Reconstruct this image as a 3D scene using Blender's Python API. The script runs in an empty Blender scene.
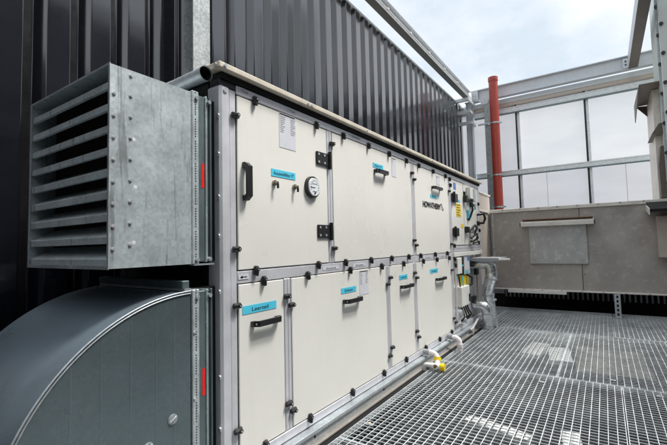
import bpy, math, random
from mathutils import Vector, Matrix
random.seed(7)
R = math.radians
scene = bpy.context.scene
COL = scene.collection
WL = {}                                     # world location of each object (no rotations on parents)

# ------------------------------------------------------------------ materials
def _mat(name):
    m = bpy.data.materials.new(name); m.use_nodes = True
    nt = m.node_tree; b = nt.nodes['Principled BSDF']
    return m, nt, b
def surf(name, col, rough=.5, metal=0., var=.12, scale=6., dirt=None, dirt_amt=0., streak=False, bump=0., bscale=60.,
         rvar=.1, coat=0., spangle=0., spec=.5, stretch=(1, 1, 1), dscale=4, dlo=.52, dhi=.78, bdist=.01):
    """procedural surface: base colour with large and small noise, optional vertical streaks of dirt, optional zinc spangle"""
    m, nt, b = _mat(name); N = nt.nodes; L = nt.links
    tc = N.new('ShaderNodeTexCoord'); geo = N.new('ShaderNodeNewGeometry')
    mp = N.new('ShaderNodeMapping'); L.new(geo.outputs['Position'], mp.inputs['Vector'])
    mp.inputs['Scale'].default_value = stretch
    n1 = N.new('ShaderNodeTexNoise'); n1.inputs['Scale'].default_value = scale; n1.inputs['Detail'].default_value = 6
    n1.inputs['Roughness'].default_value = .65
    L.new(mp.outputs['Vector'], n1.inputs['Vector'])
    r = N.new('ShaderNodeMapRange'); r.inputs['From Min'].default_value = .3; r.inputs['From Max'].default_value = .7
    r.inputs['To Min'].default_value = 1 - var; r.inputs['To Max'].default_value = 1 + var
    L.new(n1.outputs['Fac'], r.inputs['Value'])
    mul = N.new('ShaderNodeVectorMath'); mul.operation = 'SCALE'; mul.inputs[0].default_value = col
    L.new(r.outputs['Result'], mul.inputs['Scale'])
    cur = mul.outputs['Vector']
    if spangle:
        v = N.new('ShaderNodeTexVoronoi'); v.inputs['Scale'].default_value = 70; L.new(geo.outputs['Position'], v.inputs['Vector'])
        sp = N.new('ShaderNodeSeparateColor'); L.new(v.outputs['Color'], sp.inputs['Color'])
        r2 = N.new('ShaderNodeMapRange'); r2.inputs['To Min'].default_value = 1 - spangle; r2.inputs['To Max'].default_value = 1 + spangle
        L.new(sp.outputs[0], r2.inputs['Value'])
        m2 = N.new('ShaderNodeVectorMath'); m2.operation = 'SCALE'; L.new(cur, m2.inputs[0]); L.new(r2.outputs['Result'], m2.inputs['Scale'])
        cur = m2.outputs['Vector']
    if dirt:
        mp2 = N.new('ShaderNodeMapping'); L.new(geo.outputs['Position'], mp2.inputs['Vector'])
        mp2.inputs['Scale'].default_value = (22, 22, 1.6) if streak else (dscale, dscale, dscale)
        n2 = N.new('ShaderNodeTexNoise'); n2.inputs['Scale'].default_value = 1; n2.inputs['Detail'].default_value = 8
        n2.inputs['Roughness'].default_value = .7
        L.new(mp2.outputs['Vector'], n2.inputs['Vector'])
        r3 = N.new('ShaderNodeMapRange'); r3.inputs['From Min'].default_value = dlo; r3.inputs['From Max'].default_value = dhi
        r3.inputs['To Max'].default_value = dirt_amt
        L.new(n2.outputs['Fac'], r3.inputs['Value'])
        mx = N.new('ShaderNodeMix'); mx.data_type = 'RGBA'
        L.new(r3.outputs['Result'], mx.inputs['Factor']); L.new(cur, mx.inputs['A']); mx.inputs['B'].default_value = (*dirt, 1)
        cur = mx.outputs['Result']
    L.new(cur, b.inputs['Base Color'])
    rr = N.new('ShaderNodeMapRange'); rr.inputs['From Min'].default_value = .3; rr.inputs['From Max'].default_value = .7
    rr.inputs['To Min'].default_value = max(.03, rough - rvar); rr.inputs['To Max'].default_value = rough + rvar
    L.new(n1.outputs['Fac'], rr.inputs['Value']); L.new(rr.outputs['Result'], b.inputs['Roughness'])
    b.inputs['Metallic'].default_value = metal
    b.inputs['Specular IOR Level'].default_value = spec
    if coat:
        b.inputs['Coat Weight'].default_value = coat; b.inputs['Coat Roughness'].default_value = .15
    if bump:
        n3 = N.new('ShaderNodeTexNoise'); n3.inputs['Scale'].default_value = bscale; n3.inputs['Detail'].default_value = 3
        L.new(geo.outputs['Position'], n3.inputs['Vector'])
        bp = N.new('ShaderNodeBump'); bp.inputs['Strength'].default_value = bump; bp.inputs['Distance'].default_value = bdist
        L.new(n3.outputs['Fac'], bp.inputs['Height']); L.new(bp.outputs['Normal'], b.inputs['Normal'])
    return m
M = {}
M['cream'] = surf('cream_coated_sheet', (.83, .815, .76), .34, 0, .04, 1.3, (.50, .44, .32), .16, True, .05, 3.5, rvar=.12, bdist=.02, dlo=.55, dhi=.80)
M['cream_light'] = surf('light_cream_box', (.82, .81, .76), .4, 0, .04, 5)
M['alu'] = surf('aluminium_profile', (.74, .74, .78), .40, .35, .08, 8, (.3, .3, .3), .25, True, .02, 120)
M['galv'] = surf('galvanised_steel', (.52, .56, .58), .42, .6, .12, 5, (.72, .74, .74), .4, True, .03, 80, spangle=.1)
M['rail'] = surf('pale_zinc_rail', (.72, .76, .78), .45, .15, .08, 9, (.5, .55, .55), .4, False, .02, 90, spangle=.12)
M['under'] = surf('shaded_steel_underside', (.14, .15, .155), .5, .1, .1, 6)  # shade under the rafter, put into the colour
M['galv_bright'] = surf('bright_spangled_zinc', (.36, .39, .40), .5, .3, .10, 9, (.62, .64, .64), .5, False, .02, 90, spangle=.22)
M['frame_steel'] = surf('grey_frame_steel', (.58, .61, .64), .5, .25, .08, 3, (.3, .3, .28), .3, True, .02, 40)
M['hood'] = surf('hood_zinc_sheet', (.56, .62, .635), .36, .4, .12, 7, (.13, .13, .13), .55, True, .10, 1.5, spangle=.10, dlo=.57, dhi=.64, bdist=.02)
M['elbow'] = surf('duct_zinc_sheet', (.18, .23, .25), .27, .6, .10, 2.5, (.42, .46, .47), .5, False, .12, 1.2, spangle=.05, bdist=.02, dscale=30, dlo=.67, dhi=.70)
M['elbow_back'] = surf('curved_duct_sheet', (.25, .31, .36), .30, .5, .12, 3, (.6, .63, .65), .4, False, .03, 6, dscale=38, dlo=.66, dhi=.69)
M['teal_dark'] = surf('dark_damper_frame', (.16, .21, .22), .42, .55, .15, 6, (.05, .05, .05), .3, True)
M['black'] = surf('black_plastic', (.014, .014, .015), .38, 0, .1, 20, rvar=.06)
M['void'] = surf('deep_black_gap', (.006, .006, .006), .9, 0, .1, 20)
M['rubber'] = surf('black_rubber', (.02, .02, .02), .7, 0, .1, 20)
M['wall'] = surf('black_coated_trapezoid_sheet', (.005, .0055, .010), .12, 0, .25, 3, (.016, .018, .028), .3, True, .12, 1.3, rvar=.04, spec=1., coat=1.)
M['groove'] = surf('shaded_black_groove', (.006, .006, .007), .30, 0, .25, 3, (.02, .02, .02), .4, True, spec=.35)  # shade in the wall grooves, put into a darker, duller colour
M['flash'] = surf('weathered_roof_edge', (.72, .65, .54), .5, .15, .1, 12, (.25, .18, .10), .5, False)
M['flash_white'] = surf('pale_roof_flashing', (.62, .66, .68), .4, .2, .05, 5)
M['cab'] = surf('blotchy_zinc_sheet', (.43, .395, .36), .40, .4, .16, 1.6, (.74, .71, .67), .38, False, .04, 10, dscale=11, dlo=.54, dhi=.66)
M['cab2'] = surf('grey_zinc_cover', (.52, .51, .50), .38, .4, .12, 3, (.82, .81, .80), .5, False, .04, 14, dscale=11, dlo=.52, dhi=.63)
M['tan'] = surf('tan_zinc_sheet', (.56, .49, .43), .45, .25, .08, 3, (.35, .28, .22), .3, True)
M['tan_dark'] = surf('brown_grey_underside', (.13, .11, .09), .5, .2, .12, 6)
M['strip'] = surf('cream_flange_strip', (.76, .72, .66), .45, .1, .07, 12, (.3, .18, .1), .4, False)
M['red'] = surf('red_painted_pipe', (.38, .052, .034), .42, 0, .1, 6, (.28, .05, .03), .5, True)
M['foil'] = surf('foil_jacket', (.80, .82, .84), .22, .85, .12, 18, (.4, .41, .42), .3, False, .3, 22)
M['pvc'] = surf('white_plastic_pipe', (.78, .74, .73), .35, 0, .05, 10)
M['greypvc'] = surf('grey_plastic_stub', (.33, .34, .36), .4, 0, .05, 10)
M['yellow'] = surf('yellow_plastic', (.80, .58, .01), .35, 0, .05, 10)
M['cyan'] = surf('cyan_sticker', (.09, .62, .84), .35, 0, .03, 10)
M['redlab'] = surf('red_sticker', (.80, .02, .015), .4, 0, .03, 10)
M['yellab'] = surf('yellow_sticker', (.85, .60, .02), .4, 0, .04, 10)
M['paper'] = surf('white_paper', (.70, .71, .76), .4, 0, .04, 10)
M['bluelab'] = surf('blue_sticker', (.08, .2, .55), .4, 0, .04, 10)
M['ink'] = surf('black_ink', (.02, .02, .025), .5, 0, .02, 10)
M['ink_grey'] = surf('grey_print', (.30, .31, .34), .5, 0, .02, 10)
M['brass'] = surf('brass_nipple', (.30, .26, .2), .35, .8, .1, 20)
M['screw'] = surf('bright_screw_head', (.72, .73, .74), .3, .6, .05, 30)
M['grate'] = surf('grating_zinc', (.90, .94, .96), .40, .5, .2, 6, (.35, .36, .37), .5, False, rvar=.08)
M['grate_side'] = surf('shaded_grating_flank', (.16, .19, .20), .5, .4, .2, 6)  # bar sides painted dark for the shade between the bars
M['roofing'] = surf('dark_bitumen_roof', (.010, .011, .012), .6, 0, .35, 2.5, (.07, .07, .065), .7, False, .3, 30)
M['foam'] = surf('white_board', (.78, .78, .74), .5, 0, .08, 6)
M['tanboard'] = surf('tan_board', (.17, .16, .135), .6, 0, .14, 4)
M['dial'] = surf('gauge_dial', (.80, .82, .84), .25, 0, .03, 10, coat=.6)
M['pale'] = surf('pale_casing', (.66, .71, .68), .45, 0, .03, 3)
M['rust'] = surf('rusty_bead', (.30, .17, .10), .6, 0, .2, 30)
M['screen'] = surf('brown_black_screen', (.035, .025, .017), .8, 0, .2, 20)
M['socket'] = surf('dark_tan_hole', (.25, .13, .03), .6, 0, .1, 10)

def translucent(name, k=1.):
    m, nt, b = _mat(name); N = nt.nodes; L = nt.links
    geo = N.new('ShaderNodeNewGeometry')
    mp = N.new('ShaderNodeMapping'); mp.inputs['Scale'].default_value = (.5, .5, 1.3); L.new(geo.outputs['Position'], mp.inputs['Vector'])
    n = N.new('ShaderNodeTexNoise'); n.inputs['Scale'].default_value = 1.2; n.inputs['Detail'].default_value = 3
    L.new(mp.outputs['Vector'], n.inputs['Vector'])
    cr = N.new('ShaderNodeValToRGB'); cr.color_ramp.elements[0].position = .32; cr.color_ramp.elements[0].color = (.86 * k, .86 * k, .90 * k, 1)
    cr.color_ramp.elements[1].position = .62; cr.color_ramp.elements[1].color = (.99 * k, .99 * k, .99 * min(1, k + .04), 1)
    L.new(n.outputs['Fac'], cr.inputs['Fac']); L.new(cr.outputs['Color'], b.inputs['Base Color'])
    b.inputs['Roughness'].default_value = .35
    tr = N.new('ShaderNodeBsdfTranslucent'); L.new(cr.outputs['Color'], tr.inputs['Color'])
    mix = N.new('ShaderNodeMixShader'); mix.inputs['Fac'].default_value = .5
    L.new(b.outputs[0], mix.inputs[1]); L.new(tr.outputs[0], mix.inputs[2])
    tp = N.new('ShaderNodeBsdfTransparent'); mix2 = N.new('ShaderNodeMixShader'); mix2.inputs['Fac'].default_value = .22 * k * k
    L.new(mix.outputs[0], mix2.inputs[1]); L.new(tp.outputs[0], mix2.inputs[2])
    L.new(mix2.outputs[0], N['Material Output'].inputs['Surface'])
    return m
M['sheet'] = translucent('milky_translucent_sheet'); M['sheet_low'] = translucent('greyer_translucent_sheet', .78)

# ------------------------------------------------------------------ mesh builder
class MB:
    def __init__(s): s.v = []; s.f = []; s.mi = []; s.mats = []; s.sm = []
    def m(s, mat):
        mat = M[mat] if isinstance(mat, str) else mat
        if mat not in s.mats: s.mats.append(mat)
        return s.mats.index(mat)
    def add(s, vs, fs, mat, smooth=False):
        o = len(s.v); k = s.m(mat); s.v += [Vector(p) for p in vs]
        for f in fs: s.f.append([i + o for i in f]); s.mi.append(k); s.sm.append(smooth)
        return s
    def box(s, a, b, mat):
        x0, y0, z0 = [min(p, q) for p, q in zip(a, b)]; x1, y1, z1 = [max(p, q) for p, q in zip(a, b)]
        vs = [(x0, y0, z0), (x1, y0, z0), (x1, y1, z0), (x0, y1, z0), (x0, y0, z1), (x1, y0, z1), (x1, y1, z1), (x0, y1, z1)]
        return s.add(vs, [(3, 2, 1, 0), (4, 5, 6, 7), (0, 1, 5, 4), (1, 2, 6, 5), (2, 3, 7, 6), (3, 0, 4, 7)], mat)
    def bbox(s, a, b, mat, c=.003, axes=None):
        """box with chamfered edges"""
        x0, y0, z0 = [min(p, q) for p, q in zip(a, b)]; x1, y1, z1 = [max(p, q) for p, q in zip(a, b)]
        c = min(c, (x1 - x0) * .45, (y1 - y0) * .45, (z1 - z0) * .45)
        import itertools
        X = [x0, x1]; Yv = [y0, y1]; Zv = [z0, z1]; vs = []; idx = {}
        for i, j, k in itertools.product((0, 1), repeat=3):
            sx, sy, sz = (c if i == 0 else -c), (c if j == 0 else -c), (c if k == 0 else -c)
            for ax in range(3):
                p = [X[i] + sx, Yv[j] + sy, Zv[k] + sz]; p[ax] = (X[i], Yv[j], Zv[k])[ax]
                idx[(i, j, k, ax)] = len(vs); vs.append(tuple(p))
        F = []
        for ax in range(3):
            o1, o2 = [q for q in range(3) if q != ax]
            for sd in (0, 1):
                q = []
                for (a1, a2) in ((0, 0), (1, 0), (1, 1), (0, 1)):
                    t = [0, 0, 0]; t[ax] = sd; t[o1] = a1; t[o2] = a2; q.append(idx[(*t, ax)])
                F.append(q)
        for ax in range(3):                               # edges parallel to ax
            o1, o2 = [q for q in range(3) if q != ax]
            for a1 in (0, 1):
                for a2 in (0, 1):
                    t0 = [0, 0, 0]; t1 = [0, 0, 0]; t0[ax] = 0; t1[ax] = 1
                    for t in (t0, t1): t[o1] = a1; t[o2] = a2
                    F.append([idx[(*t0, o1)], idx[(*t1, o1)], idx[(*t1, o2)], idx[(*t0, o2)]])
        for i, j, k in itertools.product((0, 1), repeat=3): F.append([idx[(i, j, k, 0)], idx[(i, j, k, 1)], idx[(i, j, k, 2)]])
        cen = Vector(((x0 + x1) / 2, (y0 + y1) / 2, (z0 + z1) / 2)); G = []
        for f in F:
            p = [Vector(vs[q]) for q in f]; n = (p[1] - p[0]).cross(p[2] - p[0]); ce = sum(p, Vector()) / len(p)
            G.append(f if n.dot(ce - cen) > 0 else f[::-1])
        return s.add(vs, G, mat)
    def cyl(s, p0, p1, r, mat, n=16, r2=None, caps=True):
        return s.tube([p0, p1], [r, r if r2 is None else r2], mat, n, caps)
    def tube(s, path, r, mat, n=14, caps=True):
        P = [Vector(p) for p in path]; rs = r if isinstance(r, (list, tuple)) else [r] * len(P)
        vs = []; fs = []; prev = None
        for i, p in enumerate(P):
            d = ((P[min(i + 1, len(P) - 1)] - P[max(i - 1, 0)]) or Vector((0, 0, 1))).normalized()
            if prev is None:
                u = d.orthogonal().normalized()
            else:
                u = (prev - d * prev.dot(d)); u = u.normalized() if u.length > 1e-6 else d.orthogonal().normalized()
            prev = u; w = d.cross(u)
            for k in range(n):
                a = 2 * math.pi * k / n; vs.append(p + (u * math.cos(a) + w * math.sin(a)) * rs[i])
        for i in range(len(P) - 1):
            for k in range(n):
                k2 = (k + 1) % n; fs.append((i * n + k, i * n + k2, (i + 1) * n + k2, (i + 1) * n + k))
        s.add(vs, fs, mat, True)
        if caps: s.add(vs[:n], [tuple(range(n))[::-1]], mat); s.add(vs[-n:], [tuple(range(n))], mat)
        return s
    def prism(s, poly, a, b, mat, axis='x', smooth=False):
        """polygon in the plane across axis, extruded from a to b. x: (y,z)  y: (x,z)  z: (x,y)"""
        def P(u, v, t): return {'x': (t, u, v), 'y': (u, t, v), 'z': (u, v, t)}[axis]
        n = len(poly); vs = [P(u, v, a) for u, v in poly] + [P(u, v, b) for u, v in poly]
        fs = [tuple(range(n)), tuple(range(2 * n - 1, n - 1, -1))]
        s.add(vs, fs, mat); s.add(vs, [(i + n, (i + 1) % n + n, (i + 1) % n, i) for i in range(n)], mat, smooth)
        return s
    def text(s, body, o, right, up, h, mat, w=None, lift=.0015, align='CENTER'):
        """flat lettering, its middle at o, capital height h, stretched to the width w"""
        c = bpy.data.curves.new('t', 'FONT'); c.body = body; c.size = 1; c.align_x = 'LEFT'; c.offset = .0
        ob = bpy.data.objects.new('t', c); COL.objects.link(ob); bpy.context.view_layer.update()
        me = bpy.data.meshes.new_from_object(ob)
        bpy.data.objects.remove(ob)
        xs = [v.co.x for v in me.vertices]; ys = [v.co.y for v in me.vertices]
        if not xs: return s
        x0, x1 = min(xs), max(xs); y0, y1 = 0, .70
        sy = h / (y1 - y0); sx = sy if w is None else w / (x1 - x0)
        right = Vector(right); up = Vector(up); nrm = right.cross(up); o = Vector(o)
        vs = [o + right * ((v.co.x - (x0 + x1) / 2) * sx) + up * ((v.co.y - (y0 + y1) / 2) * sy) + nrm * lift for v in me.vertices]
        s.add(vs, [tuple(p.vertices) for p in me.polygons], mat)
        bpy.data.meshes.remove(me)
        return s
    def build(s, name, parent=None, origin=None, recalc=False, bevel=0):
        if origin is None:
            n = len(s.v); lo = [min(v[i] for v in s.v) for i in range(3)]; hi = [max(v[i] for v in s.v) for i in range(3)]
            origin = Vector(((lo[0] + hi[0]) / 2, (lo[1] + hi[1]) / 2, lo[2]))
        origin = Vector(origin)
        me = bpy.data.meshes.new(name); me.from_pydata([v - origin for v in s.v], [], s.f)
        for m_ in s.mats: me.materials.append(m_)
        me.polygons.foreach_set('material_index', s.mi); me.polygons.foreach_set('use_smooth', s.sm)
        me.update()
        o = bpy.data.objects.new(name, me); COL.objects.link(o)
        place(o, origin, parent)
        if bevel:
            bv = o.modifiers.new('bevel', 'BEVEL'); bv.width = bevel; bv.segments = 2; bv.limit_method = 'ANGLE'
        return o
def place(o, w, parent=None):
    w = Vector(w); WL[o] = w
    if parent: o.parent = parent; o.location = w - WL[parent]
    else: o.location = w
def tag(o, label=None, cat=None, group=None, kind=None):
    if label: o['label'] = label
    if cat: o['category'] = cat
    if group: o['group'] = group
    if kind: o['kind'] = kind
    return o
def empty(name, loc, label, cat, group=None):
    o = bpy.data.objects.new(name, None); COL.objects.link(o); o.empty_display_size = .1; place(o, loc); tag(o, label, cat, group); return o
def dup(src, w, parent, rot=None):
    o = src.copy(); COL.objects.link(o); o.parent = None; place(o, w, parent)
    if rot: o.rotation_euler = rot
    return o
def scatter(make, name, parent, spots, rot=None):
    """first one is built, the rest are copies sharing the mesh"""
    first = make().build(name, parent, (0, 0, 0)); place(first, spots[0], parent)
    if rot: first.rotation_euler = rot
    for p in spots[1:]: dup(first, p, parent, rot)
    return first

FX = -1.6                       # plane of the unit's door fronts
YR, ZU = (0, 1, 0), (0, 0, 1)   # reading directions of lettering on that plane

# ------------------------------------------------------------------ ground below the walkway
MB().add([(-150, -150, -.36), (150, -150, -.36), (150, 150, -.36), (-150, 150, -.36)], [(0, 1, 2, 3)], 'roofing').build('ground')['kind'] = 'structure'

# ------------------------------------------------------------------ black trapezoid wall
wall = empty('cladding_wall', (-2.8, 4, -.3), 'tall black ribbed sheet metal wall rising behind the cream ventilation unit', 'wall')
w = MB(); prof = []; y = -3.02
PITCH = .25
while y < 9.9:
    for (a, b), (pa, pb), (na, nb) in (((-2.755, y), (-2.820, y - .055), (-2.755, y + .130)), ((-2.755, y + .130), (-2.755, y), (-2.820, y + .142)),
                                       ((-2.820, y + .142), (-2.755, y + .130), (-2.820, y + .195)), ((-2.820, y + .195), (-2.820, y + .142), (-2.755, y + .25))):
        P_ = Vector((a, b)); d0 = (Vector((pa, pb)) - P_).normalized() * .009; d1 = (Vector((na, nb)) - P_).normalized() * .009
        for t in (0, .25, .5, .75, 1): 
            u = (P_ + d0).lerp(P_, t).lerp(P_.lerp(P_ + d1, t), t); prof.append((u.x, u.y))
    y += PITCH
prof = [(a, b) for a, b in prof if b < 10.0]
vs = [(a, b, -.36) for a, b in prof] + [(a, b, 4.58) for a, b in prof]; n = len(prof)
fc = [(i, i + 1, i + 1 + n, i + n) for i in range(n - 1)]
w.add(vs, fc, 'wall')
for i in range(n - 1):                       # bends are smooth, the flats stay flat; groove shade is painted by a darker material
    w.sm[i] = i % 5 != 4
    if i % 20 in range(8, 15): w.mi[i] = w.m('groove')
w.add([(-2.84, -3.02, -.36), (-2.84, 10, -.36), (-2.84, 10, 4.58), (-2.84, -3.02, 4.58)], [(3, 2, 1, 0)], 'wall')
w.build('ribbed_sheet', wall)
MB().bbox((-2.86, -3.1, 4.575), (-2.80, 10.02, 4.60), 'flash_white').box((-2.86, -3.1, 4.60), (-2.765, 10.02, 4.635), 'flash_white').build('coping', wall)
def screwhead():
    return MB().cyl((0, 0, 0), (.006, 0, 0), .011, 'screw', 8).cyl((.006, 0, 0), (.010, 0, 0), .007, 'screw', 6)
spots = []
for k in range(24):
    yy = -3.02 + PITCH * (21 + k * 1) + .17
    spots.append((-2.819, yy, 4.17))
for k in range(6): spots.append((-2.754, -3.02 + PITCH * (12 + 2 * k) + .07, 1.78))
scatter(screwhead, 'screw', wall, spots)

# unseen walls added opposite and behind, giving the left wall something dark to mirror
ow = empty('cladding_wall', (3.3, 2, -.36), 'unseen black ribbed wall added opposite the walkway as a dark reflection', 'wall')
w = MB(); yy = -3.0
while yy < 7.3:
    w.box((3.30, yy, -.36), (3.34, yy + .145, 6.4), 'wall'); w.box((3.335, yy + .145, -.36), (3.36, yy + .25, 6.4), 'wall'); yy += .25
w.build('ribbed_sheet', ow)
bw = empty('cladding_wall', (0, -3.3, -.36), 'unseen black ribbed wall added behind the camera as a dark reflection', 'wall')  # added out of view, something dark for the wall ribs to mirror
w = MB(); xx = -2.7
while xx < 3.1:
    w.box((xx, -3.34, -.36), (xx + .145, -3.30, 4.2), 'wall'); w.box((xx + .145, -3.36, -.36), (xx + .25, -3.335, 4.2), 'wall'); xx += .25
w.build('ribbed_sheet', bw)
# ------------------------------------------------------------------ steel frame
def hsec_v(x0, x1, y0, y1, z0, z1, mat, tf=.012, tw=.009):       # column, web along x
    b = MB(); b.box((x0, y0, z0), (x0 + tf, y1, z1), mat).box((x1 - tf, y0, z0), (x1, y1, z1), mat)
    ym = (y0 + y1) / 2; b.box((x0 + tf, ym - tw / 2, z0), (x1 - tf, ym + tw / 2, z1), mat); return b
def ibeam(a, b, w_, h_, mat, tf=.016, tw=.01):                    # horizontal beam; a,b at bottom centre
    m_ = MB(); ax = 0 if abs(a[0] - b[0]) > abs(a[1] - b[1]) else 1; z = a[2]
    def bx(o0, o1, z0, z1):
        if ax == 1: m_.box((a[0] + o0, a[1], z0), (a[0] + o1, b[1], z1), mat)
        else: m_.box((a[0], a[1] + o0, z0), (b[0], a[1] + o1, z1), mat)
    bx(-w_ / 2, w_ / 2, z, z + tf); bx(-w_ / 2, w_ / 2, z + h_ - tf, z + h_); bx(-tw / 2, tw / 2, z + tf, z + h_ - tf)
    return m_
def bolt_heads(b, pts, d, r=.014, mat='galv'):
    for p in pts: p = Vector(p); b.cyl(p, p + Vector(d) * .012, r, mat, 6)
c1 = hsec_v(-2.62, -2.50, 1.84, 1.995, -.36, 4.72, 'galv_bright')
tag(c1.build('steel_column'), 'galvanised steel column rising behind the near end of the ventilation unit roof', 'column', 'steel columns carrying the rafter')
c2 = hsec_v(-2.64, -2.50, 9.78, 9.93, -.36, 4.645, 'frame_steel')
c2.box((-2.66, 9.76, 4.645), (-2.48, 9.95, 4.66), 'frame_steel')
tag(c2.build('steel_column'), 'grey steel column in the far corner beyond the black wall', 'column', 'steel columns carrying the rafter')
rf = empty('roof_beam', (-2.58, 5.8, 4.72), 'long grey steel beam running over the black ribbed wall against the sky', 'beam')
ibeam((-2.58, .5, 4.72), (-2.58, 9.84, 4.72), .12, .21, 'frame_steel').build('beam_profile', rf)
MB().box((-2.51, .5, 4.742), (-2.494, 9.80, 4.752), 'strip').build('cable_strip', rf)
def clip(): return MB().bbox((-.005, -.02, -.012), (.022, .02, .03), 'strip', .004)
scatter(clip, 'clip', rf, [(-2.50, 4.4 + .85 * k, 4.74) for k in range(7)])
cb = empty('cross_beam', (-.5, 9.9, 4.65), 'wide grey steel beam spanning above the translucent back wall', 'beam')
ibeam((-2.52, 9.9, 4.65), (3.2, 9.9, 4.65), .14, .28, 'frame_steel').build('beam_profile', cb)
e = MB(); e.box((-2.50, 9.82, 4.672), (-2.35, 9.835, 4.905), 'galv'); bolt_heads(e, [(-2.44, 9.82, 4.80), (-2.40, 9.82, 4.80), (-2.44, 9.82, 4.72), (-2.40, 9.82, 4.72)], (0, -1, 0))
bolt_heads(e, [(-1.28, 9.895, 4.80), (-1.16, 9.895, 4.80)], (0, -1, 0), .022, 'strip'); e.build('end_plate', cb)
rb = empty('side_beam', (.66, 4.5, 4.65), 'brown grey steel beam coming overhead from the right to the cross beam', 'beam')
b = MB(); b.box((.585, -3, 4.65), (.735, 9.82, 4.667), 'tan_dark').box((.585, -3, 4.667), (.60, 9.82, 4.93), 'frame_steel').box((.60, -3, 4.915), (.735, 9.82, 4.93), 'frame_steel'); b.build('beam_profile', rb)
MB().box((.585, -3, 4.642), (.735, 9.82, 4.6495), 'tan_dark').build('underside_shade', rb)  # thin strip painting the shade under the side beam
MB().box((-2.64, .5, 4.714), (-2.52, 9.84, 4.7195), 'under').build('underside_shade', rf)  # thin dark strip carrying the shade of the rafter underside
e = MB(); e.box((.50, 9.80, 4.67), (.585, 9.826, 4.86), 'flash_white'); bolt_heads(e, [(.54, 9.80, 4.73), (.54, 9.80, 4.80)], (0, -1, 0), .016, 'black'); e.build('end_plate', rb)
# corner brackets between wall and column
for k, (z0, lab) in enumerate([(4.56, 'upper'), (4.30, 'middle'), (4.06, 'lowest')]):
    q = MB().box((-2.79, 9.35 + .12 * k, z0), (-2.46, 9.42 + .12 * k, z0 + .075), 'galv' if k != 1 else 'frame_steel').box((-2.48, 9.30 + .12 * k, z0 - .01), (-2.44, 9.9, z0 + .05), 'frame_steel')
    tag(q.build('corner_bracket'), f'{lab} of three short steel brackets tying the black wall to the corner column', 'bracket', 'brackets in the far corner')

# ------------------------------------------------------------------ translucent back wall
fw = empty('translucent_wall', (0, 10.15, 0), 'milky translucent sheet wall on steel posts behind the long metal cabinet', 'wall')
xs = [-3.0, -1.54, -.17, 1.2, 2.6, 4.0]
for i in range(len(xs) - 1):
    for z0, z1 in ((.0, 2.86), (2.864, 4.46)):
        s_ = MB(); s_.add([(xs[i] + .002, 10.16, z0), (xs[i + 1] - .002, 10.16, z0), (xs[i + 1] - .002, 10.16, z1), (xs[i] + .002, 10.16, z1)], [(0, 1, 2, 3)], 'sheet' if z0 > 1 and i else 'sheet_low'); s_.build('sheet_panel', fw)
for x in xs[1:-1]:
    p = MB(); p.box((x - .045, 10.07, 0), (x - .008, 10.15, 4.5), 'black').box((x - .008, 10.075, 0), (x + .04, 10.15, 4.5), 'rail'); p.build('wall_post', fw)
for x in (-1.0, .45):
    MB().box((x - .003, 10.152, .3), (x + .003, 10.158, 2.8), 'ink_grey').build('sheet_joint', fw)
for z0, z1, yy in ((4.28, 4.40, 10.00), (2.79, 2.90, 10.00)):
    p = MB(); p.box((-2.5, yy, z0), (4, yy + .065, z1 - .02), 'rail').box((-2.5, yy - .01, z1 - .02), (4, yy + .065, z1), 'rail').box((-2.5, yy - .012, z0 - .022), (4, yy + .065, z0), 'teal_dark'); p.build('wall_rail', fw)
MB().box((-2.9, 10.04, 4.455), (4, 10.2, 4.53), 'tan').box((-2.9, 10.02, 4.53), (4, 10.2, 4.64), 'flash_white').build('coping', fw)
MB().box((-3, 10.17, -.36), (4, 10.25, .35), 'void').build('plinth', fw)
rbp = empty('ribbed_plinth', (.5, 9.5, -.36), 'dark ribbed strip in the shadow under the back of the metal cabinet', 'plinth')
MB().box((-1.9, 9.52, -.36), (3.2, 9.55, .372), 'void').build('backing', rbp)
q = MB(); xx = -1.88
while xx < 3.1: q.prism([(xx, 9.519), (xx + .012, 9.49), (xx + .03, 9.49), (xx + .042, 9.519)], .02, .372, 'galv', 'z'); xx += .085
q.build('ribbed_sheet', rbp)

# galvanised post and red pipe
gp = empty('strut_post', (-2.1, 9.75, .9), 'galvanised upright post standing right behind the red pipe', 'post')
MB().bbox((-2.20, 9.72, .9), (-2.06, 9.80, 4.64), 'galv_bright', .006).build('post_profile', gp)
for z in (4.0, 2.8, 1.95): MB().box((-2.34, 9.66, z), (-1.98, 9.705, z + .035), 'galv').build('cross_strut', gp)
MB().prism([(-2.35, 4.645), (-2.05, 4.645), (-2.12, 4.50), (-2.22, 4.50)], 9.71, 9.79, 'frame_steel', 'y').build('head_bracket', gp)
rp = empty('red_pipe', (-1.93, 9.52, .9), 'red painted vertical pipe rising through the steel frame in the far corner', 'pipe')
MB().cyl((-1.93, 9.52, .9), (-1.93, 9.52, 5.0), .098, 'red', 28).cyl((-1.93, 9.52, 4.93), (-1.93, 9.52, 5.02), .108, 'red', 28).build('pipe_body', rp)
for z in (3.93, 2.73, 2.0):
    q = MB().cyl((-1.93, 9.52, z), (-1.93, 9.52, z + .035), .106, 'galv', 24); q.box((-2.08, 9.50, z + .002), (-1.78, 9.54, z + .033), 'galv'); q.build('pipe_clamp', rp)

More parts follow.
